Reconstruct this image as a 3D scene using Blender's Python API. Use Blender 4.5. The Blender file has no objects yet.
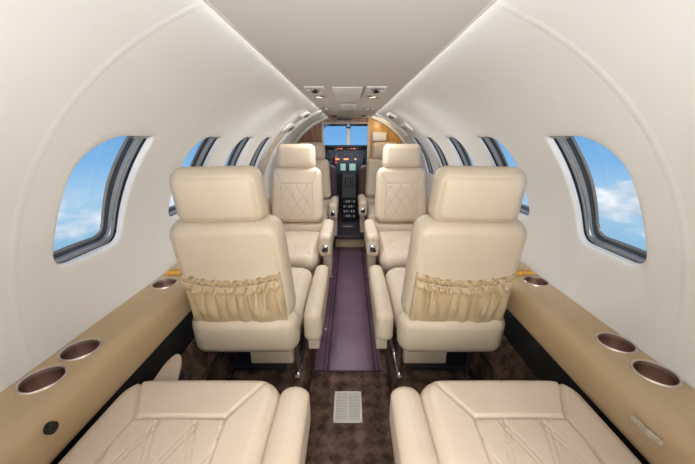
import bpy, bmesh, math, random
from math import sin, cos, pi, sqrt, exp, radians
from mathutils import Vector, Matrix
random.seed(4)
SC = bpy.context.scene
COL = SC.collection
R, ZC, H = .76, .70, 1.20          # fuselage circle, eye height above the aisle floor
CX, CZ = .225, 1.405               # edge of the ceiling panel

# ------------------------------------------------------------------ materials
def srgb(r, g, b):
    def c(v):
        v /= 255
        return v/12.92 if v <= .04045 else ((v+.055)/1.055)**2.4
    return (c(r), c(g), c(b), 1)

def mat(name, col, rough=.5, metal=0, bump=None, var=None, spec=.5, emit=None, estr=1, coat=0, sheen=0):
    m = bpy.data.materials.new(name); m.use_nodes = True
    nt = m.node_tree; N = nt.nodes; L = nt.links
    p = N['Principled BSDF']
    p.inputs['Base Color'].default_value = col
    p.inputs['Roughness'].default_value = rough
    p.inputs['Metallic'].default_value = metal
    p.inputs['Specular IOR Level'].default_value = spec
    p.inputs['Coat Weight'].default_value = coat
    p.inputs['Sheen Weight'].default_value = sheen
    if emit:
        p.inputs['Emission Color'].default_value = emit
        p.inputs['Emission Strength'].default_value = estr
    if bump or var:
        tc = N.new('ShaderNodeTexCoord')
    if var:      # (scale, second colour, contrast)
        n = N.new('ShaderNodeTexNoise'); n.inputs['Scale'].default_value = var[0]; n.inputs['Detail'].default_value = 4
        L.new(tc.outputs['Object'], n.inputs['Vector'])
        r = N.new('ShaderNodeValToRGB'); w = var[2]
        r.color_ramp.elements[0].position = .5-w; r.color_ramp.elements[0].color = col
        r.color_ramp.elements[1].position = .5+w; r.color_ramp.elements[1].color = var[1]
        L.new(n.outputs['Fac'], r.inputs['Fac']); L.new(r.outputs['Color'], p.inputs['Base Color'])
    if bump:     # (scale, strength, distance)
        n = N.new('ShaderNodeTexNoise'); n.inputs['Scale'].default_value = bump[0]; n.inputs['Detail'].default_value = 5
        L.new(tc.outputs['Object'], n.inputs['Vector'])
        b = N.new('ShaderNodeBump'); b.inputs['Strength'].default_value = bump[1]; b.inputs['Distance'].default_value = bump[2]
        L.new(n.outputs['Fac'], b.inputs['Height']); L.new(b.outputs['Normal'], p.inputs['Normal'])
    return m

M = {}
M['leather'] = mat('cream leather', srgb(211, 194, 173), .5, bump=(260, .18, .002), var=(6, srgb(204, 185, 162), .2))
M['leather_back'] = mat('beige leather', srgb(206, 190, 166), .5, bump=(260, .18, .002), var=(6, srgb(199, 182, 156), .2))
M['pocket'] = mat('gathered beige leather', srgb(198, 175, 140), .36, bump=(40, .35, .006), var=(14, srgb(186, 160, 122), .2))
M['thread'] = mat('tan stitching', srgb(150, 124, 98), .8)
M['ledge'] = mat('tan ledge leather', srgb(192, 168, 134), .45, bump=(300, .15, .002), var=(3, srgb(188, 160, 120), .2))
M['wall'] = mat('off white headliner', srgb(235, 233, 230), .75, bump=(30, .04, .01), var=(2.2, srgb(231, 228, 224), .25), spec=.3)
M['ceil'] = mat('pale grey beige ceiling panel', srgb(212, 207, 201), .7, spec=.3)
M['white'] = mat('white plastic', srgb(232, 228, 222), .4)
M['steel'] = mat('brushed steel', srgb(215, 205, 198), .35, 1, bump=(90, .1, .001))
M['cupin'] = mat('warm cup steel', srgb(182, 160, 148), .33, 1, bump=(60, .12, .002))
M['chrome'] = mat('chrome', srgb(210, 210, 215), .12, 1)
M['frame'] = mat('grey metal window frame', srgb(158, 154, 147), .28, .35, coat=.3)
M['framedk'] = mat('dark grey window frame', srgb(70, 68, 66), .35, .2)
M['seal'] = mat('black rubber', srgb(18, 18, 20), .5)
M['black'] = mat('black trim', srgb(12, 12, 16), .7)
M['dgrey'] = mat('dark grey plastic', srgb(38, 38, 44), .45)
M['mgrey'] = mat('mid grey metal', srgb(95, 98, 108), .4, .3)
M['bulk_brown'] = None
M['step'] = mat('dark carpeted step', srgb(52, 46, 54), .95, bump=(200, .5, .004))
M['tan'] = mat('tan curtain', srgb(200, 176, 142), .7)
M['panel'] = mat('blue grey instrument panel', srgb(62, 68, 84), .4)
M['pilot'] = mat('grey purple seat cloth', srgb(96, 88, 98), .75)
M['pilot_b'] = mat('brown seat leather', srgb(112, 84, 72), .6)
M['red'] = mat('red lamp', srgb(200, 60, 40), .4, emit=srgb(255, 80, 50), estr=1.2)
M['amber'] = mat('amber lamp', srgb(220, 150, 90), .4, emit=srgb(255, 170, 110), estr=1.0)
M['screen'] = mat('lit green white screen', srgb(90, 120, 115), .3, emit=srgb(165, 205, 195), estr=.55)
M['needle'] = mat('white gauge marks', srgb(200, 200, 205), .4)
M['lens'] = mat('lit lamp lens', srgb(255, 250, 240), .3, emit=(1, .93, .82, 1), estr=1.6)
M['bezelgold'] = mat('brass grey metal', srgb(150, 140, 120), .3, .9)
M['placard'] = mat('clear silver placard', srgb(186, 176, 160), .25, .4, var=(60, srgb(215, 205, 190), .1))
M['flap'] = mat('pale leather flap', srgb(196, 178, 155), .55)
M['vent'] = mat('cream painted grille', srgb(214, 204, 192), .5)

def wood(name, c1, c2):
    m = bpy.data.materials.new(name); m.use_nodes = True
    nt = m.node_tree; N = nt.nodes; L = nt.links; p = N['Principled BSDF']
    tc = N.new('ShaderNodeTexCoord'); mp = N.new('ShaderNodeMapping'); mp.inputs['Scale'].default_value = (14, 14, 1.5)
    n = N.new('ShaderNodeTexNoise'); n.inputs['Scale'].default_value = 1.6; n.inputs['Detail'].default_value = 6; n.inputs['Distortion'].default_value = 1
    r = N.new('ShaderNodeValToRGB'); r.color_ramp.elements[0].position = .3; r.color_ramp.elements[1].position = .7
    r.color_ramp.elements[0].color = c1; r.color_ramp.elements[1].color = c2
    L.new(tc.outputs['Object'], mp.inputs['Vector']); L.new(mp.outputs['Vector'], n.inputs['Vector'])
    L.new(n.outputs['Fac'], r.inputs['Fac']); L.new(r.outputs['Color'], p.inputs['Base Color'])
    p.inputs['Roughness'].default_value = .25
    return m
M['wood'] = wood('brown veneer', srgb(118, 70, 44), srgb(168, 112, 74))
M['gold'] = wood('golden maple veneer with lamplight tint', srgb(205, 140, 40), srgb(236, 186, 92))  # gold tone also carries the warm lamplight on the right bulkhead panel

def carpet():
    m = bpy.data.materials.new('dark brown patterned carpet'); m.use_nodes = True
    nt = m.node_tree; N = nt.nodes; L = nt.links; p = N['Principled BSDF']
    tc = N.new('ShaderNodeTexCoord'); mp = N.new('ShaderNodeMapping')
    mp.inputs['Rotation'].default_value = (0, 0, radians(45)); mp.inputs['Scale'].default_value = (1, 1, 1)
    ch = N.new('ShaderNodeTexChecker'); ch.inputs['Scale'].default_value = 22
    ch.inputs['Color1'].default_value = (1, 1, 1, 1); ch.inputs['Color2'].default_value = (0, 0, 0, 1)
    n1 = N.new('ShaderNodeTexNoise'); n1.inputs['Scale'].default_value = 14; n1.inputs['Detail'].default_value = 6
    n2 = N.new('ShaderNodeTexNoise'); n2.inputs['Scale'].default_value = 420; n2.inputs['Detail'].default_value = 3
    L.new(tc.outputs['Object'], mp.inputs['Vector'])
    dn = N.new('ShaderNodeTexNoise'); dn.inputs['Scale'].default_value = 30
    L.new(mp.outputs['Vector'], dn.inputs['Vector'])
    av = N.new('ShaderNodeMixRGB'); av.blend_type = 'ADD'; av.inputs['Fac'].default_value = .03
    L.new(mp.outputs['Vector'], av.inputs['Color1']); L.new(dn.outputs['Color'], av.inputs['Color2'])
    L.new(av.outputs['Color'], ch.inputs['Vector'])
    L.new(tc.outputs['Object'], n1.inputs['Vector']); L.new(tc.outputs['Object'], n2.inputs['Vector'])
    a = N.new('ShaderNodeMath'); a.operation = 'MULTIPLY_ADD'; a.inputs[1].default_value = .10
    L.new(ch.outputs['Fac'], a.inputs[0])
    b = N.new('ShaderNodeMath'); b.operation = 'MULTIPLY_ADD'; b.inputs[1].default_value = .8
    L.new(n1.outputs['Fac'], b.inputs[0]); L.new(a.outputs[0], b.inputs[2])
    L.new(n2.outputs['Fac'], a.inputs[2])
    r = N.new('ShaderNodeValToRGB')
    r.color_ramp.elements[0].position = .62; r.color_ramp.elements[0].color = srgb(54, 40, 34)
    r.color_ramp.elements[1].position = 1.3 if False else 1.0; r.color_ramp.elements[1].color = srgb(138, 110, 94)
    sc = N.new('ShaderNodeMath'); sc.operation = 'MULTIPLY'; sc.inputs[1].default_value = .80
    L.new(b.outputs[0], sc.inputs[0]); L.new(sc.outputs[0], r.inputs['Fac'])
    L.new(r.outputs['Color'], p.inputs['Base Color'])
    bp = N.new('ShaderNodeBump'); bp.inputs['Strength'].default_value = .7; bp.inputs['Distance'].default_value = .004
    L.new(n2.outputs['Fac'], bp.inputs['Height']); L.new(bp.outputs['Normal'], p.inputs['Normal'])
    p.inputs['Roughness'].default_value = .95; p.inputs['Specular IOR Level'].default_value = .15
    return m
M['carpet'] = carpet()
M['runner'] = mat('purple aisle runner', srgb(102, 72, 92), .42, bump=(120, .25, .002), var=(5, srgb(118, 86, 106), .22))
M['runner_dk'] = mat('dark purple binding', srgb(52, 34, 46), .55)

def glass():
    m = bpy.data.materials.new('window acrylic'); m.use_nodes = True
    nt = m.node_tree; N = nt.nodes; L = nt.links; N.clear()
    o = N.new('ShaderNodeOutputMaterial'); mx = N.new('ShaderNodeMixShader')
    t = N.new('ShaderNodeBsdfTransparent'); t.inputs['Color'].default_value = (.97, .98, 1, 1)
    g = N.new('ShaderNodeBsdfGlossy'); g.inputs['Roughness'].default_value = .03
    lw = N.new('ShaderNodeLayerWeight'); lw.inputs['Blend'].default_value = .12
    fr = N.new('ShaderNodeMath'); fr.operation = 'MULTIPLY'; fr.inputs[1].default_value = .25
    L.new(lw.outputs['Facing'], fr.inputs[0]); L.new(fr.outputs[0], mx.inputs[0]); L.new(t.outputs[0], mx.inputs[1]); L.new(g.outputs[0], mx.inputs[2]); L.new(mx.outputs[0], o.inputs[0])
    return m
M['glass'] = glass()

# ------------------------------------------------------------------ object helpers
def obj(name, verts, faces, m, parent=None, smooth=True, mats=None, fm=None, sharp=None):
    me = bpy.data.meshes.new(name); me.from_pydata([tuple(v) for v in verts], [], faces)
    bm = bmesh.new(); bm.from_mesh(me); bmesh.ops.remove_doubles(bm, verts=bm.verts, dist=1e-5)
    bmesh.ops.recalc_face_normals(bm, faces=bm.faces)
    bm.to_mesh(me); bm.free()
    return link(name, me, m, parent, smooth, sharp)

def link(name, me, m, parent=None, smooth=True, sharp=None):
    if m is not None and not me.materials:
        me.materials.append(m)
    if smooth:
        me.polygons.foreach_set('use_smooth', [True]*len(me.polygons))
        if sharp: me.set_sharp_from_angle(angle=radians(sharp))
    o = bpy.data.objects.new(name, me); COL.objects.link(o)
    if parent: o.parent = parent
    return o

class MB:
    def __init__(s): s.v = []; s.f = []
    def add(s, v, f, mx=None):
        b = len(s.v)
        s.v += [tuple(mx @ Vector(p)) if mx else tuple(p) for p in v]
        s.f += [tuple(i+b for i in q) for q in f]; return s
    def box(s, a, b, bev=0, mx=None, seg=2):
        bm = bmesh.new(); bmesh.ops.create_cube(bm, size=1)
        c = [(a[i]+b[i])/2 for i in range(3)]; d = [abs(b[i]-a[i]) for i in range(3)]
        for v in bm.verts: v.co = Vector([c[i]+v.co[i]*d[i] for i in range(3)])
        if bev: bmesh.ops.bevel(bm, geom=bm.edges[:], offset=min(bev, min(d)*.49), segments=seg, profile=.5, affect='EDGES')
        bm.verts.index_update()
        s.add([v.co[:] for v in bm.verts], [[v.index for v in f.verts] for f in bm.faces], mx); bm.free(); return s
    def tube(s, pts, r, n=8, closed=False):
        P = [Vector(p) for p in pts]; k = len(P); b = len(s.v)
        for i in range(k):
            if closed: t = P[(i+1) % k]-P[i-1]
            else: t = P[min(i+1, k-1)]-P[max(i-1, 0)]
            t.normalize(); u = t.orthogonal() if i == 0 else (u0 - t*u0.dot(t)); u.normalize(); u0 = u; w = t.cross(u)
            rr = r[i] if isinstance(r, (list, tuple)) else r
            for j in range(n):
                a = 2*pi*j/n; s.v.append(tuple(P[i]+(u*cos(a)+w*sin(a))*rr))
        for i in range(k if closed else k-1):
            i2 = (i+1) % k
            for j in range(n):
                s.f.append((b+i*n+j, b+i*n+(j+1) % n, b+i2*n+(j+1) % n, b+i2*n+j))
        if not closed:
            s.f.append(tuple(b+j for j in range(n))[::-1]); s.f.append(tuple(b+(k-1)*n+j for j in range(n)))
        return s
    def lathe(s, prof, c=(0, 0, 0), n=32, mx=None):      # prof: (r, z) list, axis z
        v = []; f = []
        for r, z in prof:
            for j in range(n):
                a = 2*pi*j/n; v.append((c[0]+r*cos(a), c[1]+r*sin(a), c[2]+z))
        for i in range(len(prof)-1):
            for j in range(n): f.append((i*n+j, i*n+(j+1) % n, (i+1)*n+(j+1) % n, (i+1)*n+j))
        return s.add(v, f, mx)
    def extr(s, poly, y0, y1, ax='y'):                   # prism of a polygon (x,z) along y, or (y,z) along x
        n = len(poly)
        P = (lambda p, t: (p[0], t, p[1])) if ax == 'y' else (lambda p, t: (t, p[0], p[1]))
        v = [P(p, y0) for p in poly]+[P(p, y1) for p in poly]
        f = [(i, (i+1) % n, n+(i+1) % n, n+i) for i in range(n)]+[tuple(range(n))[::-1], tuple(range(n, 2*n))]
        return s.add(v, f)
    def build(s, name, m, parent=None, smooth=True, sharp=40): return obj(name, s.v, s.f, m, parent, smooth, sharp=sharp)

def tag(o, label=None, cat=None, group=None, kind=None):
    if label: o['label'] = label
    if cat: o['category'] = cat
    if group: o['group'] = group
    if kind: o['kind'] = kind
    return o
def empty(name, loc, rz=0):
    e = bpy.data.objects.new(name, None); COL.objects.link(e); e.location = loc; e.rotation_euler = (0, 0, rz)
    e.empty_display_size = .05; return e
def copy_tree(o, parent=None):
    c = o.copy(); COL.objects.link(c); c.parent = parent
    for k in [x for x in bpy.data.objects if x.parent == o]: copy_tree(k, c)
    return c
def struct(o): o['kind'] = 'structure'; return o

# ------------------------------------------------------------------ fuselage shell
def cylp(side, y, phi, dr=0): return (side*(R+dr)*cos(phi), y, ZC+(R+dr)*sin(phi))
PHI_LO, PHI_HI = radians(-4), radians(80)
PW0, PW1 = radians(6), radians(50)          # band that holds the windows
NA, NY = 22, 14
def wcoords(t, yf):                          # rounded window outline: t in radians -> (y, phi)
    a0, a1 = radians(13.3), radians(41.8); y0, y1 = yf-.248, yf
    cy, ca = (y0+y1)/2, (a0+a1)/2
    hy, hz = (y1-y0)/2, (a1-a0)*R/2
    q = Vector((cos(t), sin(t))); k = max(abs(q.x)/hy, abs(q.y)/hz); q = q/k
    rc = .118 if (q.x < 0 and q.y > 0) else (.05 if q.x < 0 else (.014 if q.y > 0 else .036))
    c = Vector((max(-hy+rc, min(hy-rc, q.x)), max(-hz+rc, min(hz-rc, q.y)))); d = q-c
    if d.length > 1e-6: p = c+d.normalized()*rc
    else: p = q
    return cy+p.x, ca+p.y/R
def wall(side, name, wins, y_end):
    s = MB()
    ys = sorted(wins)
    # grid helper
    def grid(ya, yb, pa, pb, ny, na):
        v = [cylp(side, ya+(yb-ya)*i/ny, pa+(pb-pa)*j/na) for i in range(ny+1) for j in range(na+1)]
        f = [(i*(na+1)+j, (i+1)*(na+1)+j, (i+1)*(na+1)+j+1, i*(na+1)+j+1) for i in range(ny) for j in range(na)]
        s.add(v, f)
    y = -.75
    spans = []
    for yf in ys:
        a, b = yf-.248-.035, yf+.035
        spans.append((y, a, False)); spans.append((a, b, yf)); y = b
    spans.append((y, y_end, False))
    for a, b, w in spans:
        grid(a, b, PHI_LO, PW0, NY, 6); grid(a, b, PW1, PHI_HI, NY, 16)
        if w is False: grid(a, b, PW0, PW1, NY, NA); continue
        # rectangle boundary, sampled as the neighbours are
        bd = [(a+(b-a)*i/NY, PW0) for i in range(NY)]+[(b, PW0+(PW1-PW0)*j/NA) for j in range(NA)] + \
             [(b-(b-a)*i/NY, PW1) for i in range(NY)]+[(a, PW1-(PW1-PW0)*j/NA) for j in range(NA)]
        cy, ca = w-.124, radians(27.55)
        n = len(bd); rings = []
        hole = []
        for (yy, pp) in bd:
            t = math.atan2((pp-ca)*R*(.124/.189), (yy-cy)); t = math.atan2(sin(t)*.189/.124, cos(t)); hole.append(wcoords(t, w))
        K = 5
        for k in range(K+1):
            u = k/K; rings.append([(h[0]*(1-u)+q[0]*u, h[1]*(1-u)+q[1]*u, 0) for h, q in zip(hole, bd)])
        lip = []
        for dd, dr in ((.0, .0), (-.003, .0012), (-.0055, .004), (-.007, .009), (-.007, .016)):
            lip.append([(h[0]+dd*(h[0]-cy)/.124, h[1]+dd*(h[1]-ca)/.25/ R*1.0, dr) for h in hole])
        allr = lip[::-1]+rings[1:]
        v = [cylp(side, q[0], q[1], q[2]) for r_ in allr for q in r_]
        f = [(i*n+j, i*n+(j+1) % n, (i+1)*n+(j+1) % n, (i+1)*n+j) for i in range(len(allr)-1) for j in range(n)]
        s.add(v, f)
    return struct(s.build(name, M['wall'], sharp=None))
LW = [.445, .955, 1.46, 1.93, 2.38]
RW = [.445, .955, 1.475, 1.955, 2.46, 3.0]
wall(-1, 'wall_left', LW, 3.66); wall(1, 'wall_right', RW, 3.66)

def ring_strip(side, yf, prof, name, m, parent, n=72):
    """prof: list of (inset, outward dr) - a ring following the window outline"""
    s = MB(); v = []
    cy, ca = yf-.124, radians(27.55)
    for ins, dr in prof:
        for j in range(n):
            h = wcoords(2*pi*j/n, yf)
            dy, dp = h[0]-cy, (h[1]-ca)*R
            L_ = max(sqrt(dy*dy+dp*dp), 1e-6)
            v.append(cylp(side, h[0]-ins*dy/L_, h[1]-ins*dp/L_/R, dr))
    f = [(i*n+j, i*n+(j+1) % n, (i+1)*n+(j+1) % n, (i+1)*n+j) for i in range(len(prof)-1) for j in range(n)]
    s.add(v, f); return s.build(name, m, parent, sharp=35)
wn = 0
for side, L_ in ((-1, LW), (1, RW)):
    for yf in L_:
        wn += 1
        e = struct(empty('window_%d' % wn, (0, 0, 0)))
        ring_strip(side, yf, [(.007, .007), (.0015, .009), (.0015, .026), (.005, .0265)], 'window_seal', M['seal'], e)
        ring_strip(side, yf, [(.003, .0255), (.006, .027), (.0065, .034), (.009, .035), (.0095, .046)], 'window_frame', M['frame'], e)
        ring_strip(side, yf, [(.0095, .045), (.012, .046), (.0125, .052), (.014, .053), (.014, .056)], 'frame_gasket', M['framedk'], e)
        ring_strip(side, yf, [(.014, .055), (.018, .0555), (.0185, .060), (.020, .062)], 'inner_frame', M['frame'], e)
        ring_strip(side, yf, [(.0062, .0325), (.0085, .0335), (.0094, .0355)], 'bright_bead', M['steel'], e)
        # shade pull tab at the top of the opening
        s = MB(); n = 10
        for i in range(n):
            a = yf-.085+.07*i/(n-1)
            s.v += [cylp(side, a, radians(41.2), .006), cylp(side, a, radians(40.4), .010), cylp(side, a, radians(40.4), .022), cylp(side, a, radians(41.2), .024)]
        for i in range(n-1):
            for j in range(4): s.f.append((i*4+j, i*4+(j+1) % 4, (i+1)*4+(j+1) % 4, (i+1)*4+j))
        s.f += [(0, 1, 2, 3), tuple(range(4*n-4, 4*n))]
        s.build('shade_pull', M['bezelgold'], e, sharp=30)
        n = 60; v = [cylp(side, yf-.124, radians(27.55), .0615)]
        K = 4
        for k in range(1, K+1):
            for j in range(n):
                h = wcoords(2*pi*j/n, yf)
                dy, dp = h[0]-(yf-.124), h[1]-radians(27.55)
                v.append(cylp(side, yf-.124+dy*k/K*.96, radians(27.55)+dp*k/K*.96, .0615))
        f = [(0, 1+j, 1+(j+1) % n) for j in range(n)]
        for k in range(K-1):
            f += [(1+k*n+j, 1+k*n+(j+1) % n, 1+(k+1)*n+(j+1) % n, 1+(k+1)*n+j) for j in range(n)]
        obj('pane', v, f, M['glass'], e)

# raised seams between the wall panels, and the ring by the cabin door
def rib(side, y, w, h, name, m, p0=-2, p1=73, nn=60):
    s = MB(); prof = [(-w/2, 0.004), (-w/2, -h*.5), (-w*.3, -h), (w*.3, -h), (w/2, -h*.5), (w/2, .004)] if h > .004 else [(w*(-.5+i/10), .0002-(h+.0002)*.5*(1-cos(2*pi*i/10))) for i in range(11)]
    for i in range(nn+1):
        p = radians(p0+(p1-p0)*i/nn)
        s.v += [cylp(side, y+a, p, b) for a, b in prof]
    k = len(prof)
    for i in range(nn):
        for j in range(k-1): s.f.append((i*k+j, i*k+j+1, (i+1)*k+j+1, (i+1)*k+j))
    return struct(s.build(name, m, sharp=None))
tn = 0
for side in (-1, 1):
    for y in (.615, 1.13, 1.64, 2.14) + ((2.66,) if side > 0 else ()):
        tn += 1; rib(side, y, .034, .0007, 'trim_%d' % tn, M['wall'])
tn += 1; rib(-1, 2.78, .12, .022, 'trim_%d' % tn, M['wall'])
tn += 1; rib(1, 3.12, .10, .018, 'trim_%d' % tn, M['wall'], p0=44)
tn += 1; rib(-1, 3.58, .12, .022, 'trim_%d' % tn, M['wall'])
tn += 1; rib(1, 3.58, .12, .022, 'trim_%d' % tn, M['wall'])

# ceiling panel
s = MB(); s.box((-CX, -.75, CZ), (CX, 3.6, CZ+.012), .004); struct(s.build('ceiling', M['ceil']))
s = MB()   # the shell above the ceiling panel
n = 12
for i in range(n+1):
    p = radians(78+24*i/n); s.v += [(R*cos(p), -.75, ZC+R*sin(p)+.001), (R*cos(p), 3.66, ZC+R*sin(p)+.001)]
for i in range(n): s.f.append((2*i, 2*i+1, 2*i+3, 2*i+2))
struct(s.build('trim_%d' % (tn+1), M['wall'])); tn += 1
for side in (-1, 1):        # bright edge bead of the ceiling panel
    s = MB().tube([(side*CX, -.75, CZ+.003), (side*CX, 3.6, CZ+.003)], .005, 8); tn += 1
    struct(s.build('trim_%d' % tn, M['white']))

# floor: aisle well, raised seat floors, risers, skirt below the ledge
PZ = .20
s = MB().box((-.215, -.75, -.02), (.215, 3.36, 0)); struct(s.build('floor', M['carpet'], smooth=False))
for side, nm in ((-1, 'floor_left'), (1, 'floor_right')):
    s = MB().box((side*.2, -.75, -.02), (side*.70, 3.64, PZ), .006); struct(s.build(nm, M['carpet']))
s = MB().box((-.2, 3.36, -.02), (.2, 5.0, .14)); struct(s.build('floor_front', M['step'], smooth=False))
for side, nm in ((-1, 'baseboard_left'), (1, 'baseboard_right')):
    s = MB().box((side*.635, -.75, PZ), (side*.66, 3.6, .64)); struct(s.build(nm, M['black'], smooth=False))
    s = MB().extr([(side*.626, .42), (side*.548, PZ), (side*.64, PZ), (side*.64, .42)], -.75, 3.6); tn += 1; struct(s.build('trim_%d' % tn, M['carpet'], smooth=False))
s = MB().extr([(R*cos(2*pi*i/64), ZC+R*sin(2*pi*i/64)) for i in range(64)], -.78, -.75); struct(s.build('wall_rear', M['wall'], sharp=30))

# seat track on each side floor
for side in (-1, 1):
    nx, nz = -.2264, .0; s = MB().extr([(side*.5835, .30), (side*.5785, .3015), (side*.5725, .2845), (side*.5775, .283)], .2, 3.0)
    o = s.build('seat_track', M['steel'])
    tag(o, 'thin metal track on the dark carpet edge behind the %s seats' % ('left-hand' if side < 0 else 'right-hand'), 'track')

# ------------------------------------------------------------------ armrest ledges with cup holders
CUPS = {-1: ([.580, .684, 1.067], .702), 1: ([.600, .712, 1.088], .716)}
CR = .0395
def ledge(side):
    e = empty('side_ledge', (0, 0, 0))
    word = 'left' if side < 0 else 'right'
    tag(e, 'long tan leather side ledge with cup holes running under the %s windows' % word, 'ledge')
    s = MB()
    x0, x1, z = .655, .757, .672
    prof = [(.757, .672), (.655, .672)]
    for i in range(1, 9):
        a = pi/2+ (pi/2)*i/8*.95; prof.append((.655+.04*cos(a), .632+.04*sin(a)))
    prof += [(.612, .575), (.618, .558), (.64, .555), (.70, .56)]
    segs = []; y = -.75
    for c in CUPS[side][0]:
        segs += [(y, c-.050, None), (c-.050, c+.050, c)]; y = c+.050
    segs.append((y, 2.86, None))
    NX, NYY = 8, 8
    for a, b, c in segs:
        for i in range(1, len(prof)-1):
            (xa, za), (xb, zb) = prof[i], prof[i+1]
            m_ = max(1, int((b-a)/.05))
            for q in range(m_):
                ya, yb = a+(b-a)*q/m_, a+(b-a)*(q+1)/m_
                s.add([(side*xa, ya, za), (side*xa, yb, za), (side*xb, yb, zb), (side*xb, ya, zb)], [(0, 1, 2, 3)])
        if c is None:
            s.add([(side*x0, a, z), (side*x0, b, z), (side*x1, b, z), (side*x1, a, z)], [(0, 1, 2, 3)])
        else:
            bd = [(x0+(x1-x0)*i/NX, a) for i in range(NX)]+[(x1, a+(b-a)*i/NYY) for i in range(NYY)] + \
                 [(x1-(x1-x0)*i/NX, b) for i in range(NX)]+[(x0, b-(b-a)*i/NYY) for i in range(NYY)]
            cx = CUPS[side][1]; n = len(bd); v = []
            for p in bd:
                t = math.atan2(p[1]-c, p[0]-cx); v.append((side*(cx+(CR+.0005)*cos(t)), c+(CR+.0005)*sin(t), z))
            v += [(side*p[0], p[1], z) for p in bd]
            s.add(v, [(j, (j+1) % n, n+(j+1) % n, n+j) for j in range(n)])
    s.add([(side*p[0], 2.86, p[1]) for p in prof], [tuple(range(len(prof)))])
    lb = s.build('ledge_body', M['ledge'], e, sharp=50)
    bm = bmesh.new(); bm.from_mesh(lb.data)
    bm.normal_update()
    for f in bm.faces:
        c = f.calc_center_median(); d = Vector((c.x-side*.70, 0, c.z-.61))
        if abs(f.normal.y) < .5 and f.normal.dot(d) < 0: f.normal_flip()
    bm.to_mesh(lb.data); bm.free()
    ccx = CUPS[side][1]
    for k, c in enumerate(CUPS[side][0]):
        t = MB().lathe([(CR, -.045), (CR, -.002), (CR+.0004, .002), (CR+.004, .004), (CR+.006, .002), (CR+.0062, -.001)], (side*ccx, c, z), 48)
        o = t.build('cup_holder', M['steel'], None, sharp=50)
        pos = ('the nearest', 'the second one ahead, close to the nearest,', 'the far lone')[k]
        lab = {0: 'round steel cup holder in the %s ledge, the one nearest the camera',
               1: 'round steel cup holder in the %s ledge, just ahead of the nearest one',
               2: 'round steel cup holder in the %s ledge beside the high-backed seat'}[k] % word
        tag(o, lab, 'cup holder', 'cup holders in the side ledges')
        t = MB().lathe([(CR-.0004, -.007), (CR-.001, -.043), (CR-.004, -.046), (.0001, -.046)], (side*ccx, c, z), 48)
        t.build('cup_liner', M['cupin'], o, sharp=50)
    # wooden corner of the folded table lid
    t = MB().box((side*.655, 1.14, .672), (side*.742, 1.50, .684), .003)
    t.build('table_lid', M['gold'], e)
    t = MB().box((side*.665, 1.16, .684), (side*.735, 1.48, .692), .003)
    t.build('lid_pad', M['ledge'], e)
    return e
ledge(-1); ledge(1)
# placards on the ledge shoulder beside the rear seats
for side in (-1, 1):
    a = radians(140); cx, cz = .655+.0405*cos(a), .632+.0405*sin(a)
    if side > 0:
        s = MB().box((-.008, -.033, -.001), (.008, .033, .001), .0008)
        o = s.build('placard', M['placard']); o.location = (cx-.0145, .492, cz-.035); o.rotation_euler = (0, radians(-82), radians(4))
        tag(o, 'clear silver rectangular placard on the inner shoulder of the right ledge', 'placard')
    else:
        s = MB().tube([(-.006, 0, 0), (.006, 0, 0)], .012, 16)
        o = s.build('latch_button', M['seal']); o.location = (-(cx-.012), .49, cz-.025)
        tag(o, 'small dark round latch button on the inner face of the left ledge', 'latch')

# ------------------------------------------------------------------ padded shapes
def g(d, w=.0035): return exp(-(d/w)**2)
def pad(hw, h, T, rc, r, front=None, back=None, n=48, taper=0, crown=.0, crown_b=None):
    """rounded pad: x across, z from 0 to h, thickness along y (front = +y, back = -y)"""
    hh = h/2; crown_b = crown if crown_b is None else crown_b
    V = {}; verts = []; faces = []
    def pos(i, j):
        a, b = -1+2*i/n, -1+2*j/n; m = max(abs(a), abs(b))
        if m < 1e-9: return 0., 0.
        q = Vector((a/m*hw, b/m*hh)); c = Vector((max(-hw+rc, min(hw-rc, q.x)), max(-hh+rc, min(hh-rc, q.y)))); d = q-c
        p = c+d.normalized()*rc if d.length > 1e-9 else q
        mm = 1-(1-m)**1.5
        return p.x*mm, p.y*mm
    def sd(x, z):
        qx, qz = abs(x)-(hw-rc), abs(z)-(hh-rc)
        return -(min(max(qx, qz), 0)+sqrt(max(qx, 0)**2+max(qz, 0)**2)-rc)
    for sgn, fn, cr in ((1, front, crown), (-1, back, crown_b)):
        for i in range(n+1):
            for j in range(n+1):
                x, z = pos(i, j); d = max(sd(x, z), 0)
                e = sqrt(max(0, 1-(1-min(d/r, 1))**2)) if r > 0 else 1
                y = T/2*e+cr*max(0, 1-(x/hw)**2)*max(0, 1-(z/hh)**2)
                if fn: y -= fn(x, z+hh, d)*min(1, d/(r*.5))
                V[(sgn, i, j)] = len(verts)
                verts.append((x*(1+taper*(z+hh)/h), sgn*y, z+hh))
        for i in range(n):
            for j in range(n):
                q = (V[(sgn, i, j)], V[(sgn, i+1, j)], V[(sgn, i+1, j+1)], V[(sgn, i, j+1)])
                faces.append(q if sgn < 0 else q[::-1])
    return verts, faces
def padobj(name, m, parent, mx, **k):
    v, f = pad(**k); return obj(name, [mx @ Vector(p) for p in v], f, m, parent)

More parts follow.
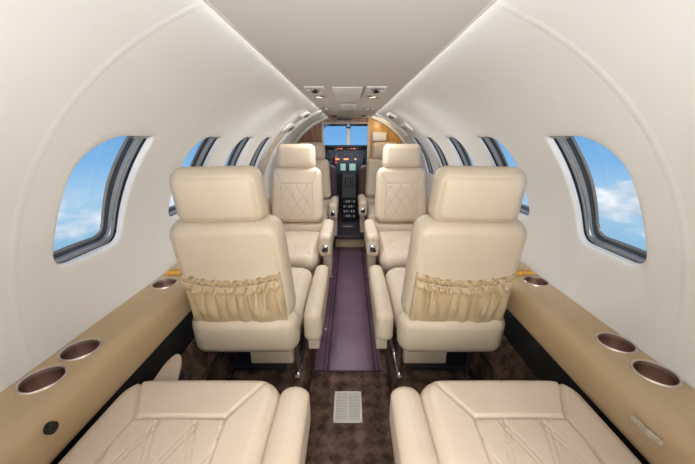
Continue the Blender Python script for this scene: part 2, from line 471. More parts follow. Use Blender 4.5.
def linedist(px, pz, a, b):
    ax, az = a; bx, bz = b; dx, dz = bx-ax, bz-az; t = ((px-ax)*dx+(pz-az)*dz)/(dx*dx+dz*dz); t = max(0, min(1, t))
    return sqrt((px-ax-t*dx)**2+(pz-az-t*dz)**2)
def quilt(x, z, px, pz, gap=.0, w=.003, dep=.004, puff=.004):
    a = x/px+z/pz; b = x/px-z/pz; k = 1/sqrt(1/px**2+1/pz**2)
    da = abs(a-round(a))*k; db = abs(b-round(b))*k
    out = 0
    for d in (da, db):
        out = max(out, dep*g(d-gap, w))
    return out - puff*min(1, da/.012)*min(1, db/.012)
def back_front(x, z, d):              # backrest with side bolsters, plain top panel and quilted centre
    o = .002*g(d-.022, .003)
    hw = .125
    if z < .30:
        o = max(o, .007*g(abs(abs(x)-hw), .004))
        if abs(x) < hw: o += quilt(x, z-.02, .083, .13, w=.003, dep=.004, puff=.0075)+.002
        else: o -= .006*min(1, (abs(x)-hw)/.02)
    if abs(x) < hw+.003: o = max(o, .007*g(z-.30, .004))
    o = max(o, .006*g(linedist(x, z, (hw, .30), (.168, .385)), .004), .006*g(linedist(x, z, (-hw, .30), (-.168, .385)), .004))
    return o
def back_rear(x, z, d):
    return .004*g(d-.026, .0028)+.0012*g(d-.031, .002)
def cush_top(hwp, L_):
    def fn(x, z, d):
        zz = z; o = .002*g(d-.02, .003)
        zp = L_-.15; hw = hwp + .03*(zp-z)/zp if z < zp else hwp
        curve = zp-.012*(x/hwp)**2 if abs(x) < hwp+.05 else zp
        if z < zp:
            dd = abs(abs(x)-hw)
            o = max(o, .009*g(dd, .004))
            if abs(x) < hw: o += quilt(x, z-.03, .088, .26, gap=.006, w=.0026, dep=.007, puff=.008)
            else: o -= .004*min(1, (abs(x)-hw)/.02)
        if abs(x) < hwp+.002: o = max(o, .009*g(z-zp, .004))
        o = max(o, .008*g(linedist(x, z, (hwp, zp), (hwp+.07, L_-.02)), .004), .008*g(linedist(x, z, (-hwp, zp), (-hwp-.07, L_-.02)), .004))
        return o
    return fn

def pocket(parent, mx):
    """gathered map pocket on the rear face"""
    rnd = random.Random(11)
    puffs = [(-.155+.31*(i+.5)/8+rnd.uniform(-.006, .006), rnd.uniform(.7, 1.25), rnd.uniform(-.010, .010)) for i in range(8)]
    NXp, NZp = 150, 60; W, Hh = .172, .226
    v = []
    for i in range(NXp+1):
        for j in range(NZp+1):
            p = -1+2*i/NXp; q = j/NZp
            xx = p*W*(1+.03*(1-q))
            droop = .030*(1-p*p)
            scal = .5+.5*cos(2*pi*(xx-puffs[0][0])/(.31/8))
            top = Hh-droop+.007*scal
            z = q*top
            amp = (.12+.88*q)*min(1, q/.1)
            y = .010*sin(pi*min(1, q*1.3))
            for k, (c, a, sl) in enumerate(puffs):
                cc = c+sl*(1-q)*2.2
                w_ = .005+.013*(1-q)
                y += .026*a*amp*exp(-((xx-cc)/w_)**2)*(1-.45*exp(-((q-.88)/.04)**2))
                c2 = c+.019+(-sl)*(1-q)*2
                y += .011*a*q*exp(-((xx-c2)/(.004+.006*(1-q)))**2)
            y += .004*sin(xx*70+q*6)*sin(pi*q)
            y -= .010*exp(-((q-.88)/.035)**2)
            y += .007*exp(-((q-.80)/.05)**2)
            edge = min(1, (1-abs(p))/.05)*min(1, q/.06)
            y = .004+max(y, -.002)*edge
            v.append((xx, -y, z))
    n1 = NZp+1; nv = len(v)
    v += [(a, .004, c) for a, b, c in v]
    f = []
    for i in range(NXp):
        for j in range(NZp):
            q = (i*n1+j, i*n1+j+1, (i+1)*n1+j+1, (i+1)*n1+j); f.append(q)
            f.append(tuple(k+nv for k in q)[::-1])
    for i in range(NXp):
        for j in (0, NZp): f.append((i*n1+j, (i+1)*n1+j, (i+1)*n1+j+nv, i*n1+j+nv))
    for j in range(NZp):
        for i in (0, NXp): f.append((i*n1+j, i*n1+j+1, i*n1+j+1+nv, i*n1+j+nv))
    o = obj('pocket', [mx @ Vector(p) for p in v], f, M['pocket'], parent)
    s = MB(); pts = [(-W+.33*i/40+.001, -.0125-.004*abs(sin(i*1.3)), Hh-.029*(1-(-1+i/20)**2)-.018) for i in range(41)]
    s.tube(pts, .0022, 6); s.add([], [])
    s.v = [tuple(mx @ Vector(p)) for p in s.v]
    s.build('elastic_band', M['leather_back'], o)
    return o

def seat(aisle, detail='back', cz=.50, L_=.56, arm_top=.50, arm_len=.56, arm_y=.10, recl=8, armx=.25, arm_h=.15, latch=True, flap=False, bz=0, bw=.202, roll=0, cw=.205):
    """seat facing +y; aisle = +1 when the aisle lies at +x. Origin: floor, rear foot of the backrest"""
    e = empty('cabin_seat', (0, 0, 0))
    T_ = Matrix.Translation; RX = lambda d: Matrix.Rotation(radians(d), 4, 'X')
    Bk = T_((0, .065, .527+bz)) @ RX(recl) @ Matrix.Rotation(radians(-roll*aisle), 4, 'Y')
    near = detail == 'back'
    m1 = M['leather_back'] if near else M['leather']
    padobj('backrest', m1, e, Bk, hw=bw, h=.425, T=.115, rc=.058, r=.04, front=back_front, back=back_rear, n=90, taper=-.05 if near else -.09, crown=.012, crown_b=.003)
    hr = padobj('headrest', m1, e, Bk @ T_((0, .004, .412)), hw=.150, h=.185, T=.105, rc=.045, r=.045, back=lambda x, z, d: .004*g(d-.02, .0028), front=lambda x, z, d: .003*g(d-.022, .003), n=56, taper=-.04, crown=.012, crown_b=.01)
    for sx in (-.06, .06): MB().tube([Bk @ Vector((sx, .0, .38)), Bk @ Vector((sx, .0, .45))], .006, 8).build('headrest_post', M['chrome'], e)
    # cushion: length along y, top up
    Cm = Matrix(((1, 0, 0, 0), (0, 0, 1, .10), (0, 1, 0, cz-.06), (0, 0, 0, 1)))
    padobj('seat_cushion', M['leather'], e, Cm, hw=cw, h=L_-.02, T=.12, rc=.075, r=.045, front=cush_top(.105, L_-.02), n=190 if detail == 'rear' else 70, crown=.012, crown_b=0)
    # lower rear cover
    ox = .012*aisle
    padobj('lower_cover', m1, e, T_((ox-.008*aisle, .048, cz-.120)) @ RX(4), hw=.205, h=.180, T=.115, rc=.05, r=.05, n=40, taper=.02, crown=.008)
    MB().box((-.17, .08, cz-.14), (.17, L_+.04, cz-.10), .012).build('seat_pan', M['leather_back'], e)
    # armrest on the aisle side
    ax = armx*aisle
    Am = Matrix.Translation((ax, arm_y, arm_top-arm_h)) @ Matrix(((0, 1, 0, 0), (1, 0, 0, arm_len/2), (0, 0, 1, 0), (0, 0, 0, 1)))
    ar = padobj('armrest', m1 if near else M['leather'], e, Am, hw=arm_len/2, h=arm_h, T=.076, rc=.035, r=.026,
                front=lambda x, z, d: .0025*g(z-arm_h+.045, .0025)+.003*g(x+arm_len/2-.11, .003), back=lambda x, z, d: .0025*g(z-arm_h+.045, .0025)+.003*g(x+arm_len/2-.11, .003), n=48, crown=.004)
    if latch:
        yf = arm_y+arm_len
        MB().box((ax-.020, yf-.004, arm_top-.115), (ax+.020, yf+.010, arm_top-.070), .003).build('latch', M['chrome'], ar)
        MB().box((ax-.013, yf+.009, arm_top-.106), (ax+.013, yf+.0125, arm_top-.082), .002).build('latch_recess', M['dgrey'], ar)
    MB().box((ax-.03*1, arm_y+.07, cz-.235), (ax+.022, arm_y+.30, arm_top-arm_h+.02), .006).build('arm_support', m1, e)
    # base
    MB().box((-.02-.13*(1-aisle)/2*0-(.0 if aisle > 0 else .145), .10, PZ+.055), ((.165 if aisle > 0 else .02), .50, cz-.13), .006).build('base_box', M['leather_back'], e)
    MB().box((-.125, .12, PZ), (.125, .48, PZ+.03), .004).build('base_plate', M['dgrey'], e)
    for sx in (-.11*aisle, .185*aisle):
        for yy in (.09, .50): MB().tube([(sx, yy, PZ+.012), (sx, yy, cz-.10)], .012 if sx*aisle > .15 else .008, 12).build('leg', M['chrome'] if sx*aisle > 0 else M['dgrey'], e)
        s = MB().box((sx-.010, .06, PZ+.002), (sx+.010, .54, PZ+.016), .003); s.build('foot_rail', M['chrome'], e)
    if near:
        pocket(e, Bk @ T_((0, -.0600, .006)))
    if flap:
        v, f = pad(hw=.052, h=.165, T=.012, rc=.05, r=.006, n=30, taper=-.62, back=lambda x, z, d: .0015*g(d-.007, .0015))
        o = obj('side_flap', [Matrix.Translation((-.172*aisle, L_+.075, cz-.115)) @ RX(-70) @ Vector(p) for p in v], f, M['flap'], e)
        MB().box((-.15*aisle-.012, L_+.04, cz-.14), (-.15*aisle+.012, L_+.22, cz-.122), .003).build('flap_bracket', M['dgrey'], e)
    return e

def put(o, x, y, rz, label, group):
    o.location = (x, y, 0); o.rotation_euler = (0, 0, rz); tag(o, label, 'seat', group); return o
# forward-facing pair seen from behind
kw = dict(detail='back', recl=11, roll=1.2, cz=.50, L_=.54, arm_top=.495, arm_len=.55, arm_y=.115)
put(seat(1, **kw), -.412, 1.03, 0, 'beige leather seat left of the aisle seen from behind, with gathered pocket on its back', 'forward-facing seats with back pockets')
put(seat(-1, **kw), .400, 1.03, 0, 'beige leather seat right of the aisle seen from behind, with gathered pocket on its back', 'forward-facing seats with back pockets')
# seats facing aft
kw = dict(detail='front', cz=.51, L_=.60, arm_top=.625, arm_len=.42, arm_y=.17, arm_h=.16, recl=7, bz=.038, bw=.207)
mid = put(seat(-1, **kw), -.408, 2.43, pi, 'cream quilted seat facing the camera, just beyond the left pocketed seat', 'seats facing aft')
f1 = put(copy_tree(mid), -.408, 3.38, pi, 'cream seat facing aft on the left, farther one beside the brown wood bulkhead', 'seats facing aft')
mid = put(seat(1, **kw), .395, 2.43, pi, 'cream quilted seat facing the camera, just beyond the right pocketed seat', 'seats facing aft')
f2 = put(copy_tree(mid), .375, 3.50, pi, 'cream seat facing aft on the right, farther one before the golden panel', 'seats facing aft')
# rear pair: only the cushions reach into the picture
kw = dict(detail='rear', cz=.575, L_=.62, arm_top=.575, arm_len=.56, arm_y=.11, recl=4, armx=.250, cw=.218, arm_h=.13, latch=False)
put(seat(1, flap=True, **kw), -.395, .013, 0, 'cream quilted seat cushion at the bottom left corner with armrest by the aisle', 'rear seats')
put(seat(-1, **kw), .395, .013, 0, 'cream quilted seat cushion at the bottom right corner with armrest by the aisle', 'rear seats')

# ------------------------------------------------------------------ aisle runner, step, grille
e = empty('aisle_runner', (0, 0, 0)); tag(e, 'long purple leather aisle runner on the floor between the seats', 'runner')
MB().box((-.19, 1.37, 0), (.17, 3.355, .006), .003).build('runner_mat', M['runner'], e)
for x0, x1 in ((-.125, -.112), (-.145, -.140), (.125, .138), (.150, .155)):
    MB().box((x0, 1.372, .0055), (x1, 3.35, .0085), .001).build('edge_binding', M['runner_dk'], e)
MB().box((-.19, 1.368, .005), (.17, 1.376, .009), .001).build('end_binding', M['runner_dk'], e)
for x in (-.158, .160):
    for y in (1.75, 2.55):
        MB().lathe([(.0001, .007), (.004, .0065), (.006, .004), (.006, -.001)], (x, y, .006), 14).build('snap_button', M['white'], e)
e = empty('floor_grille', (0, 0, 0)); tag(e, 'small cream metal air grille set in the carpet at the aisle end', 'grille')
gx0, gx1, gy0, gy1 = -.075, .055, 1.06, 1.235
s = MB(); s.box((gx0, gy0, 0), (gx0+.010, gy1, .006), .002); s.box((gx1-.010, gy0, 0), (gx1, gy1, .006), .002)
s.box((gx0, gy0, 0), (gx1, gy0+.010, .006), .002); s.box((gx0, gy1-.010, 0), (gx1, gy1, .006), .002)
s.build('grille_frame', M['vent'], e)
s = MB()
for i in range(17):
    y = gy0+.016+(gy1-gy0-.032)*i/16; s.box((gx0+.009, y-.0028, .001), (gx1-.009, y+.0028, .005), .001)
s.box(((gx0+gx1)/2-.003, gy0+.009, .001), ((gx0+gx1)/2+.003, gy1-.009, .0055), .001)
s.build('louvre', M['vent'], e)
MB().box((gx0+.004, gy0+.004, .0002), (gx1-.004, gy1-.004, .0012)).build('duct', M['dgrey'], e)
# step up to the cockpit
e = empty('cockpit_step', (0, 0, 0)); tag(e, 'low step with ribbed tan riser at the front end of the aisle', 'step')
s = MB().box((-.165, 3.335, .006), (.165, 3.36, .115), .004); s.build('riser', M['tan'], e)
s = MB()
for i in range(14): s.box((-.16+i*.0235, 3.330, .010), (-.16+i*.0235+.012, 3.336, .112), .002)
s.build('riser_rib', M['ledge'], e)
MB().box((-.18, 3.29, .115), (.18, 3.36, .150), .012).build('nosing', M['runner_dk'], e)
MB().box((-.10, 3.70, .140), (.04, 3.80, .146), .002).build('threshold_plate', M['steel'], e)

# ------------------------------------------------------------------ front bulkhead with wide opening
OY = 3.62
def arc(x): return ZC+sqrt(max(0, (R-.002)**2-x*x))
def bulk(name, xa, xb, zlo, m, y0=OY, y1=OY+.03, n=14):
    s = MB(); poly = [(xa, zlo), (xb, zlo)]+[(xb+(xa-xb)*i/n, arc(xb+(xa-xb)*i/n)) for i in range(n+1)]
    s.extr(poly, y0, y1); return struct(s.build(name, m, smooth=False))
bulk('wall_front_left', -.60, -.30, PZ, M['wood'])
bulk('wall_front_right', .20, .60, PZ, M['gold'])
bulk('wall_front', -.30, .20, 1.358, M['wood'])
for x in (-.302, .202):
    s = MB().box((x-.007, OY-.006, .14), (x+.007, OY+.036, 1.36), .003); tn += 1; struct(s.build('trim_%d' % tn, M['wall']))
s = MB().box((-.309, OY-.006, 1.352), (.209, OY+.036, 1.364), .003); tn += 1; struct(s.build('trim_%d' % tn, M['wall']))
for x in (-.46, -.385):
    s = MB().box((x-.002, OY-.002, PZ), (x+.002, OY+.001, arc(x)-.01)); tn += 1; struct(s.build('trim_%d' % tn, M['runner_dk'], smooth=False))
s = MB().box((.425-.003, OY-.003, PZ), (.425+.003, OY+.001, arc(.425)-.01)); tn += 1; struct(s.build('trim_%d' % tn, M['wood'], smooth=False))
o = MB().box((-.14, OY-.014, 1.385), (.02, OY-.001, 1.432), .003).build('sign_box', M['dgrey']); tag(o, 'small dark unlit sign box above the cockpit opening', 'sign')
o = MB().box((.245, OY-.075, 1.165), (.40, OY-.002, 1.262), .012).build('storage_case', M['white']); tag(o, 'small white padded case on the golden front panel, above the far right seat', 'case')

# ------------------------------------------------------------------ cockpit
CY = 4.75
for side, nm in ((-1, 'wall_cockpit_left'), (1, 'wall_cockpit_right')):
    s = MB(); n = 30
    for i in range(n+1):
        p = radians(-45+135*i/n)
        for y, k in ((OY+.03, 1), (4.2, .995), (CY+.1, .98)): s.v.append((side*R*k*cos(p), y, ZC+R*k*sin(p)+.0))
    for i in range(n):
        for j in range(2): s.f.append((i*3+j, i*3+j+1, i*3+j+4, i*3+j+3))
    struct(s.build(nm, M['mgrey'], sharp=None))
s = MB().box((-.6, OY+.03, .10), (-.2, 5.0, .14)); s.box((.2, OY+.03, .10), (.6, 5.0, .14)); struct(s.build('floor_cockpit', M['step'], smooth=False))
e = struct(empty('window_%d' % (wn+1), (0, 0, 0)))
s = MB()
s.box((-.62, CY, 1.365), (.62, CY+.05, 1.42), .008); s.box((-.62, CY, 1.02), (.62, CY+.05, 1.075), .008)
s.box((-.62, CY, 1.02), (-.50, CY+.05, 1.42), .008); s.box((.50, CY, 1.02), (.62, CY+.05, 1.42), .008)
s.build('window_frame', M['dgrey'], e)
MB().box((-.052, CY-.01, 1.06), (.008, CY+.05, 1.40), .012).build('center_post', M['wall'], e)
MB().box((-.50, CY+.02, 1.07), (-.03, CY+.026, 1.37)).build('pane', M['glass'], e, smooth=False)
MB().box((-.01, CY+.02, 1.07), (.50, CY+.026, 1.37)).build('pane', M['glass'], e, smooth=False)
s = MB().extr([(-.62, .1), (.62, .1), (.62, 1.03), (-.62, 1.03)], CY+.04, CY+.06); struct(s.build('wall_nose', M['dgrey'], smooth=False))
e = empty('compass', (-.022, CY-.04, 1.372)); tag(e, 'small dark compass housing at the top of the windscreen post', 'compass')
MB().box((-.032, -.03, -.035), (.032, .03, .035), .01).build('compass_case', M['dgrey'], e)
MB().box((-.02, -.034, -.016), (.02, -.029, .016), .002).build('compass_dial', M['needle'], e)

e = empty('instrument_panel', (0, 0, 0)); tag(e, 'dark cockpit instrument panel full of gauges below the windscreen', 'instrument panel')
MB().box((-.60, 4.42, 1.07), (.60, 4.76, 1.10), .012).build('glareshield', M['black'], e)
PY = 4.47
MB().box((-.58, PY, .70), (.58, PY+.03, 1.075), .004).build('panel_face', M['panel'], e)
def gauge(x, z, r=.030):
    mx = Matrix.Translation((x, PY, z)) @ Matrix.Rotation(radians(90), 4, 'X')
    s = MB().lathe([(.0001, .004), (r*.82, .004), (r*.86, .010), (r, .010), (r, -.001)], n=20, mx=mx); o = s.build('gauge', M['black'], e)
    a = random.uniform(0, 6)
    s = MB(); s.box((-.002, -.0065, -.003), (.002, -.0045, r*.75), mx=Matrix.Translation((x, PY, z)) @ Matrix.Rotation(a, 4, 'Y'))
    for q in range(8):
        s.box((-.0015, -.0065, r*.62), (.0015, -.0045, r*.8), mx=Matrix.Translation((x, PY, z)) @ Matrix.Rotation(q*pi/4, 4, 'Y'))
    s.build('needle', M['needle'], o, smooth=False)
for x in (-.50, -.43, -.36, -.29, .22, .29, .36, .43):
    for z in (1.025, .955, .885): gauge(x, z)
for x in (-.20, -.14, -.08, -.02, .04, .10, .16):
    for z in (1.03, .975): gauge(x, z, .022)
for i, x in enumerate((-.19, -.155, -.12, -.02, .02, .06, .10)):
    MB().box((x-.012, PY-.006, 1.052), (x+.012, PY+.001, 1.066), .001).build('warning_light', M['red'] if i in (1, 4) else M['amber'] if i in (2, 5) else M['needle'], e)
for x in (-.19, -.165, -.06, -.035, .075, -.075): MB().box((x-.014, PY-.007, .905), (x+.014, PY+.001, .925), .001).build('annunciator', M['amber'], e)
for z in (.94, .90, .86): MB().box((-.205, PY-.007, z), (-.185, PY, z+.018), .001).build('annunciator', M['red'], e)
s_lab = []
for x0, x1, nm in ((-.135, -.06, 'left'), (-.01, .08, 'right')):
    MB().box((x0-.008, PY-.010, .745), (x1+.008, PY, .865), .004).build('screen_bezel', M['black'], e)
    MB().box((x0, PY-.013, .755), (x1, PY-.009, .855), .001).build('screen', M['screen'], e)
e = empty('center_pedestal', (0, 0, 0)); tag(e, 'dark throttle pedestal with levers between the two pilot seats', 'pedestal')
s = MB().extr([(3.98, .14), (4.46, .14), (4.46, .76), (4.36, .74), (4.05, .50), (3.98, .46)], -.105, .075, ax='x'); s.build('pedestal_body', M['black'], e, smooth=False)
for i in range(4):
    x = -.065+i*.035
    s = MB().tube([(x, 4.20, .61), (x, 4.15, .70)], .005, 8); s.box((x-.011, 4.135, .69), (x+.011, 4.16, .725), .006); s.build('lever', M['mgrey'], e)
for r_ in range(4):
    for c_ in range(5):
        MB().box((-.085+c_*.032, 3.972, .20+r_*.065), (-.085+c_*.032+.02, 3.981, .23+r_*.065), .002).build('switch', M['needle'] if (r_+c_) % 3 else M['mgrey'], e)
for x, w in ((-.33, 'left'), (.30, 'right')):
    e = empty('control_yoke', (x, 4.32, .86)); tag(e, 'black control yoke in front of the %s pilot seat' % w, 'yoke', 'control yokes')
    MB().tube([(0, 0, 0), (0, .135, .02)], .014, 10).build('column', M['dgrey'], e)
    MB().tube([(-.11, -.02, .08), (-.115, -.01, .0), (-.08, 0, -.045), (0, 0, -.03), (.08, 0, -.045), (.115, -.01, .0), (.11, -.02, .08)], .012, 10).build('handle', M['black'], e)
def pilot_seat(x, m, label):
    e = empty('pilot_seat', (x, 3.98, 0)); tag(e, label, 'seat', 'pilot seats')
    T_ = Matrix.Translation
    padobj('backrest', m, e, T_((0, 0, .42)) @ Matrix.Rotation(radians(5), 4, 'X'), hw=.185, h=.46, T=.10, rc=.06, r=.045, n=32, back=lambda x, z, d: .004*g(d-.03, .003), taper=-.08)
    padobj('seat_cushion', m, e, Matrix(((1, 0, 0, 0), (0, 0, 1, .02), (0, 1, 0, .40), (0, 0, 0, 1))), hw=.2, h=.34, T=.10, rc=.05, r=.04, n=24)
    MB().box((-.15, .05, .14), (.15, .30, .36), .01).build('base_box', M['dgrey'], e)
pilot_seat(-.345, M['pilot'], 'grey purple pilot seat back on the left of the cockpit opening')
pilot_seat(.29, M['pilot_b'], 'brown pilot seat back on the right of the cockpit opening')

# ------------------------------------------------------------------ overhead fittings
def circ(r, n=24): return [(r*cos(2*pi*i/n), r*sin(2*pi*i/n)) for i in range(n)]
def gasper(x, y, label):
    e = empty('air_vent', (x, y, CZ)); tag(e, label, 'vent', 'overhead air vents')
    s = MB().box((-.042, -.055, -.004), (.042, .055, .001), .003); s.build('vent_plate', M['white'], e)
    MB().lathe([(.025, -.001), (.034, -.004), (.038, -.009), (.034, -.015), (.026, -.015), (.022, -.006), (.0001, -.005)], (0, -.012, 0), 24).build('vent_ring', M['chrome'], e)
    MB().lathe([(.0001, -.022), (.010, -.021), (.015, -.014), (.016, -.005)], (0, -.012, 0), 20).build('vent_nozzle', M['seal'], e)
    MB().box((-.02, .03, -.010), (.02, .044, -.003), .002).build('vent_tab', M['chrome'], e)
gasper(-.150, 1.46, 'dark-nozzled round air vent on the left side of the ceiling panel')
gasper(.112, 1.46, 'dark-nozzled round air vent on the right side of the ceiling panel')
def readlight(x, y, r, label):
    e = empty('reading_light', (x, y, CZ)); tag(e, label, 'light', 'overhead reading lights')
    MB().lathe([(r*1.5, .001), (r*1.5, -.004), (r*1.2, -.008), (r*.95, -.006), (r*.9, -.002)], n=24).build('bezel', M['chrome'], e)
    MB().lathe([(.0001, -.007), (r*.6, -.006), (r*.92, -.003), (r*.92, .0)], n=24).build('lens', M['lens'], e)
for y, pos in ((1.72, 'just ahead of the air vent'), (2.38, 'farther one toward the cockpit')):
    readlight(-.158 if y < 2 else -.166, y, .024, 'small round reading light left on the ceiling panel, '+pos)
    readlight(.118 if y < 2 else .125, y, .024, 'small round reading light right on the ceiling panel, '+pos)
for x, w in ((-.15, 'left'), (.13, 'right')):
    o = MB().lathe([(.0001, -.012), (.02, -.010), (.028, -.002), (.028, .001)], (x, 3.15, CZ), 20).build('speaker_grille', M['dgrey']); tag(o, 'small dark round speaker at the %s front end of the ceiling panel' % w, 'speaker')
# long service panel on the ceiling
e = empty('service_panel', (0, 0, 0)); tag(e, 'pale raised service panel with hairline seams along the ceiling centre', 'panel')
MB().box((-.075, 1.42, CZ-.004), (.055, 1.95, CZ), .003).build('panel_cover', M['white'], e)
MB().box((-.065, 2.10, CZ-.003), (.045, 2.55, CZ), .002).build('panel_cover', M['white'], e)
MB().box((.058, 1.40, CZ-.003), (.061, 1.72, CZ-.0002)).build('panel_seam', M['mgrey'], e, smooth=False)
MB().box((-.035, 2.62, CZ-.006), (.02, 2.68, CZ), .002).build('panel_catch', M['bezelgold'], e)
# wall-mounted service units near the door ring
def wallunit(side, y, phi, label, lit=False, L1=.20, W1=.07):
    p = radians(phi); c = Vector(cylp(side, y, p, -.003))
    nrm = Vector((-side*cos(p), 0, -sin(p))); ty = Vector((0, 1, 0)); tx = nrm.cross(ty)
    mx = Matrix((( tx.x, ty.x, nrm.x, c.x), (tx.y, ty.y, nrm.y, c.y), (tx.z, ty.z, nrm.z, c.z), (0, 0, 0, 1)))
    e = empty('wall_vent', (0, 0, 0)); tag(e, label, 'vent', 'vents on the curved wall by the door ring')
    MB().box((-W1/2, -L1/2, -.014), (W1/2, L1/2, .012), .010, mx=mx).build('vent_plate', M['white'], e)
    MB().lathe([(.012, .010), (.020, .016), (.026, .012), (.028, .008)], (0, 0, .0), 24, mx=mx).build('vent_ring', M['chrome'], e)
    MB().lathe([(.0001, .015), (.010, .014), (.013, .010)], (0, 0, 0), 20, mx=mx).build('vent_nozzle', M['seal'], e)
    MB().box((-.022, L1*.27, .011), (.022, L1*.40, .014), .002, mx=mx).build('vent_slot', M['mgrey'], e)
wallunit(-1, 2.55, 63, 'upper white vent unit on the left wall curve near the door ring')
wallunit(-1, 2.62, 50, 'lower white vent unit on the left wall curve near the door ring', L1=.28, W1=.09)
wallunit(1, 2.70, 63, 'upper white vent unit on the right wall curve before the front bulkhead')
wallunit(1, 2.75, 51, 'lower white vent unit on the right wall curve before the front bulkhead', L1=.28, W1=.09)
# tan door curtain edge and small placard on the left wall
s = MB(); n = 24
for i in range(n+1):
    p = radians(4+42*i/n)
    s.v += [cylp(-1, 2.55, p, -.003), cylp(-1, 2.553, p, -.014), cylp(-1, 2.575, p, -.018), cylp(-1, 2.597, p, -.014), cylp(-1, 2.60, p, -.003)]
for i in range(n):
    for j in range(4): s.f.append((i*5+j, i*5+j+1, (i+1)*5+j+1, (i+1)*5+j))
s.f += [(0, 1, 2, 3, 4), tuple(range(5*n, 5*n+5))]
o = s.build('door_curtain', M['tan'], sharp=50); tag(o, 'narrow tan curtain strip on the left wall beside the last left window', 'curtain')
e = empty('wall_pouch', (0, 0, 0)); tag(e, 'small dark purple pouch on the left wall beside the facing seat', 'pouch')
c = Vector(cylp(-1, 2.50, radians(8), -.03))
MB().box(c-Vector((.012, .05, .10)), c+Vector((.012, .05, .07)), .006).build('pouch_body', M['runner'], e)
MB().box(c-Vector((-.011, .04, -.075)), c+Vector((.013, .04, .10)), .003).build('pouch_clip', M['seal'], e)

# ------------------------------------------------------------------ sky, lamps, camera
w = bpy.data.worlds.new('sky'); SC.world = w; w.use_nodes = True
nt = w.node_tree; N = nt.nodes; L = nt.links; N.clear()
out = N.new('ShaderNodeOutputWorld'); bg = N.new('ShaderNodeBackground'); bg.inputs['Strength'].default_value = 1.0
tc = N.new('ShaderNodeTexCoord'); sx = N.new('ShaderNodeSeparateXYZ'); L.new(tc.outputs['Generated'], sx.inputs[0])
sky = N.new('ShaderNodeValToRGB'); el = sky.color_ramp.elements
mr = N.new('ShaderNodeMapRange'); mr.inputs['From Min'].default_value = -.5; mr.inputs['From Max'].default_value = .5
L.new(sx.outputs['Z'], mr.inputs['Value']); L.new(mr.outputs['Result'], sky.inputs['Fac'])
el[0].position = .0; el[0].color = srgb(120, 165, 200); el[1].position = 1; el[1].color = srgb(90, 145, 205)
for p_, c_ in ((.24, srgb(140, 185, 215)), (.36, srgb(165, 203, 230)), (.44, srgb(128, 182, 228)), (.52, srgb(112, 170, 222))):
    k = el.new(p_); k.color = c_
mp = N.new('ShaderNodeMapping'); mp.inputs['Scale'].default_value = (1, 1, 1.9); mp.inputs['Location'].default_value = (.3, 1.7, .2)
L.new(tc.outputs['Generated'], mp.inputs['Vector'])
n1 = N.new('ShaderNodeTexNoise'); n1.inputs['Scale'].default_value = 6.5; n1.inputs['Detail'].default_value = 9; n1.inputs['Roughness'].default_value = .58
L.new(mp.outputs['Vector'], n1.inputs['Vector'])
band = N.new('ShaderNodeValToRGB'); be = band.color_ramp.elements         # where clouds may lie, by elevation
be[0].position = .0; be[0].color = (.35, .35, .35, 1); be[1].position = .50; be[1].color = (0, 0, 0, 1)
for p_, c_ in ((.22, .40), (.28, .56), (.36, .60), (.41, .42), (.44, .05)):
    k = be.new(p_); k.color = (c_, c_, c_, 1)
L.new(mr.outputs['Result'], band.inputs['Fac'])
sm = N.new('ShaderNodeMath'); sm.operation = 'ADD'; L.new(n1.outputs['Fac'], sm.inputs[0]); L.new(band.outputs['Color'], sm.inputs[1])
cm = N.new('ShaderNodeMapRange'); cm.inputs['From Min'].default_value = 1.00; cm.inputs['From Max'].default_value = 1.16; L.new(sm.outputs[0], cm.inputs['Value'])
n2 = N.new('ShaderNodeTexNoise'); n2.inputs['Scale'].default_value = 14; n2.inputs['Detail'].default_value = 6; L.new(mp.outputs['Vector'], n2.inputs['Vector'])
cc = N.new('ShaderNodeValToRGB'); cc.color_ramp.elements[0].position = .35; cc.color_ramp.elements[0].color = srgb(176, 196, 216)
cc.color_ramp.elements[1].position = .62; cc.color_ramp.elements[1].color = srgb(240, 244, 248); L.new(n2.outputs['Fac'], cc.inputs['Fac'])
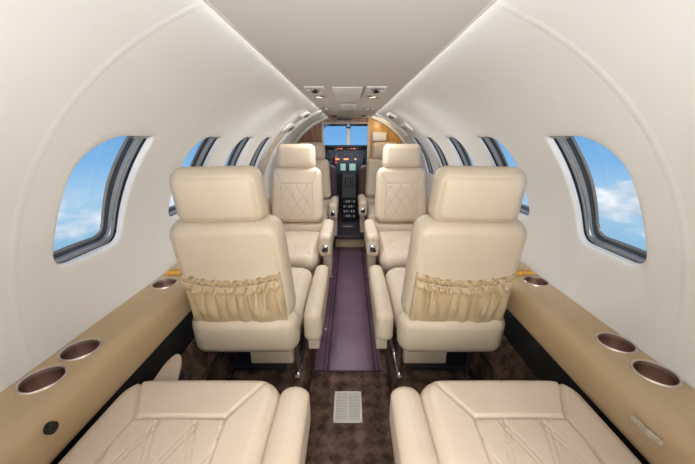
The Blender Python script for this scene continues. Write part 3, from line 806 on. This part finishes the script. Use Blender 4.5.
mx = N.new('ShaderNodeMixRGB'); L.new(cm.outputs['Result'], mx.inputs['Fac']); L.new(sky.outputs['Color'], mx.inputs['Color1']); L.new(cc.outputs['Color'], mx.inputs['Color2'])
L.new(mx.outputs['Color'], bg.inputs['Color']); L.new(bg.outputs[0], out.inputs[0])

def area(name, loc, size, energy, rot, col=(.945, .975, 1.0)):
    l = bpy.data.lights.new(name, 'AREA'); l.shape = 'RECTANGLE'; l.size, l.size_y = size; l.energy = energy; l.color = col
    o = bpy.data.objects.new(name, l); COL.objects.link(o); o.location = loc; o.rotation_euler = rot; return o
def point(name, loc, r, energy, col=(.945, .975, 1.0)):
    l = bpy.data.lights.new(name, 'POINT'); l.shadow_soft_size = r; l.energy = energy; l.color = col
    o = bpy.data.objects.new(name, l); COL.objects.link(o); o.location = loc; return o
# cove strips above the edges of the ceiling panel
for side in (-1, 1):
    area('cove_light', (side*(CX-.02), 1.5, CZ+.018), (.02, 4.2), 3.6, (0, side*radians(-80), 0))
# unseen fill lights added behind the camera: one overhead, one facing forward
area('overhead_fill', (0, -.35, CZ-.01), (.40, .6), 15, (radians(28), 0, 0))
area('rear_fill', (0, -.70, 1.0), (.9, .45), 18, (radians(90), 0, 0))
# lamps of the ceiling panel
for x, y in ((-.158, 1.72), (.118, 1.72), (-.166, 2.38), (.125, 2.38)):
    area('reading_lamp', (x, y, CZ-.012), (.035, .035), 2.2, (0, 0, 0))
area('cockpit_fill', (-.05, 4.1, 1.42), (.3, .3), 5, (radians(15), 0, 0))  # added fill that brightens the cockpit, no fixture modelled
point('bulkhead_lamp', (.32, 3.34, 1.345), .02, .7, (1, .75, .45))

cam = bpy.data.cameras.new('camera'); co = bpy.data.objects.new('camera', cam); COL.objects.link(co); SC.camera = co
cam.sensor_width = 36; cam.lens = 310*36/695; cam.clip_start = .01
co.location = (0, 0, H); co.rotation_euler = (radians(90)-math.atan(94/310), 0, radians(.0)); cam.shift_x = -2.5/695
SC.view_settings.view_transform = 'Standard'; SC.view_settings.look = 'None'; SC.view_settings.gamma = 1; SC.view_settings.exposure = 0.12
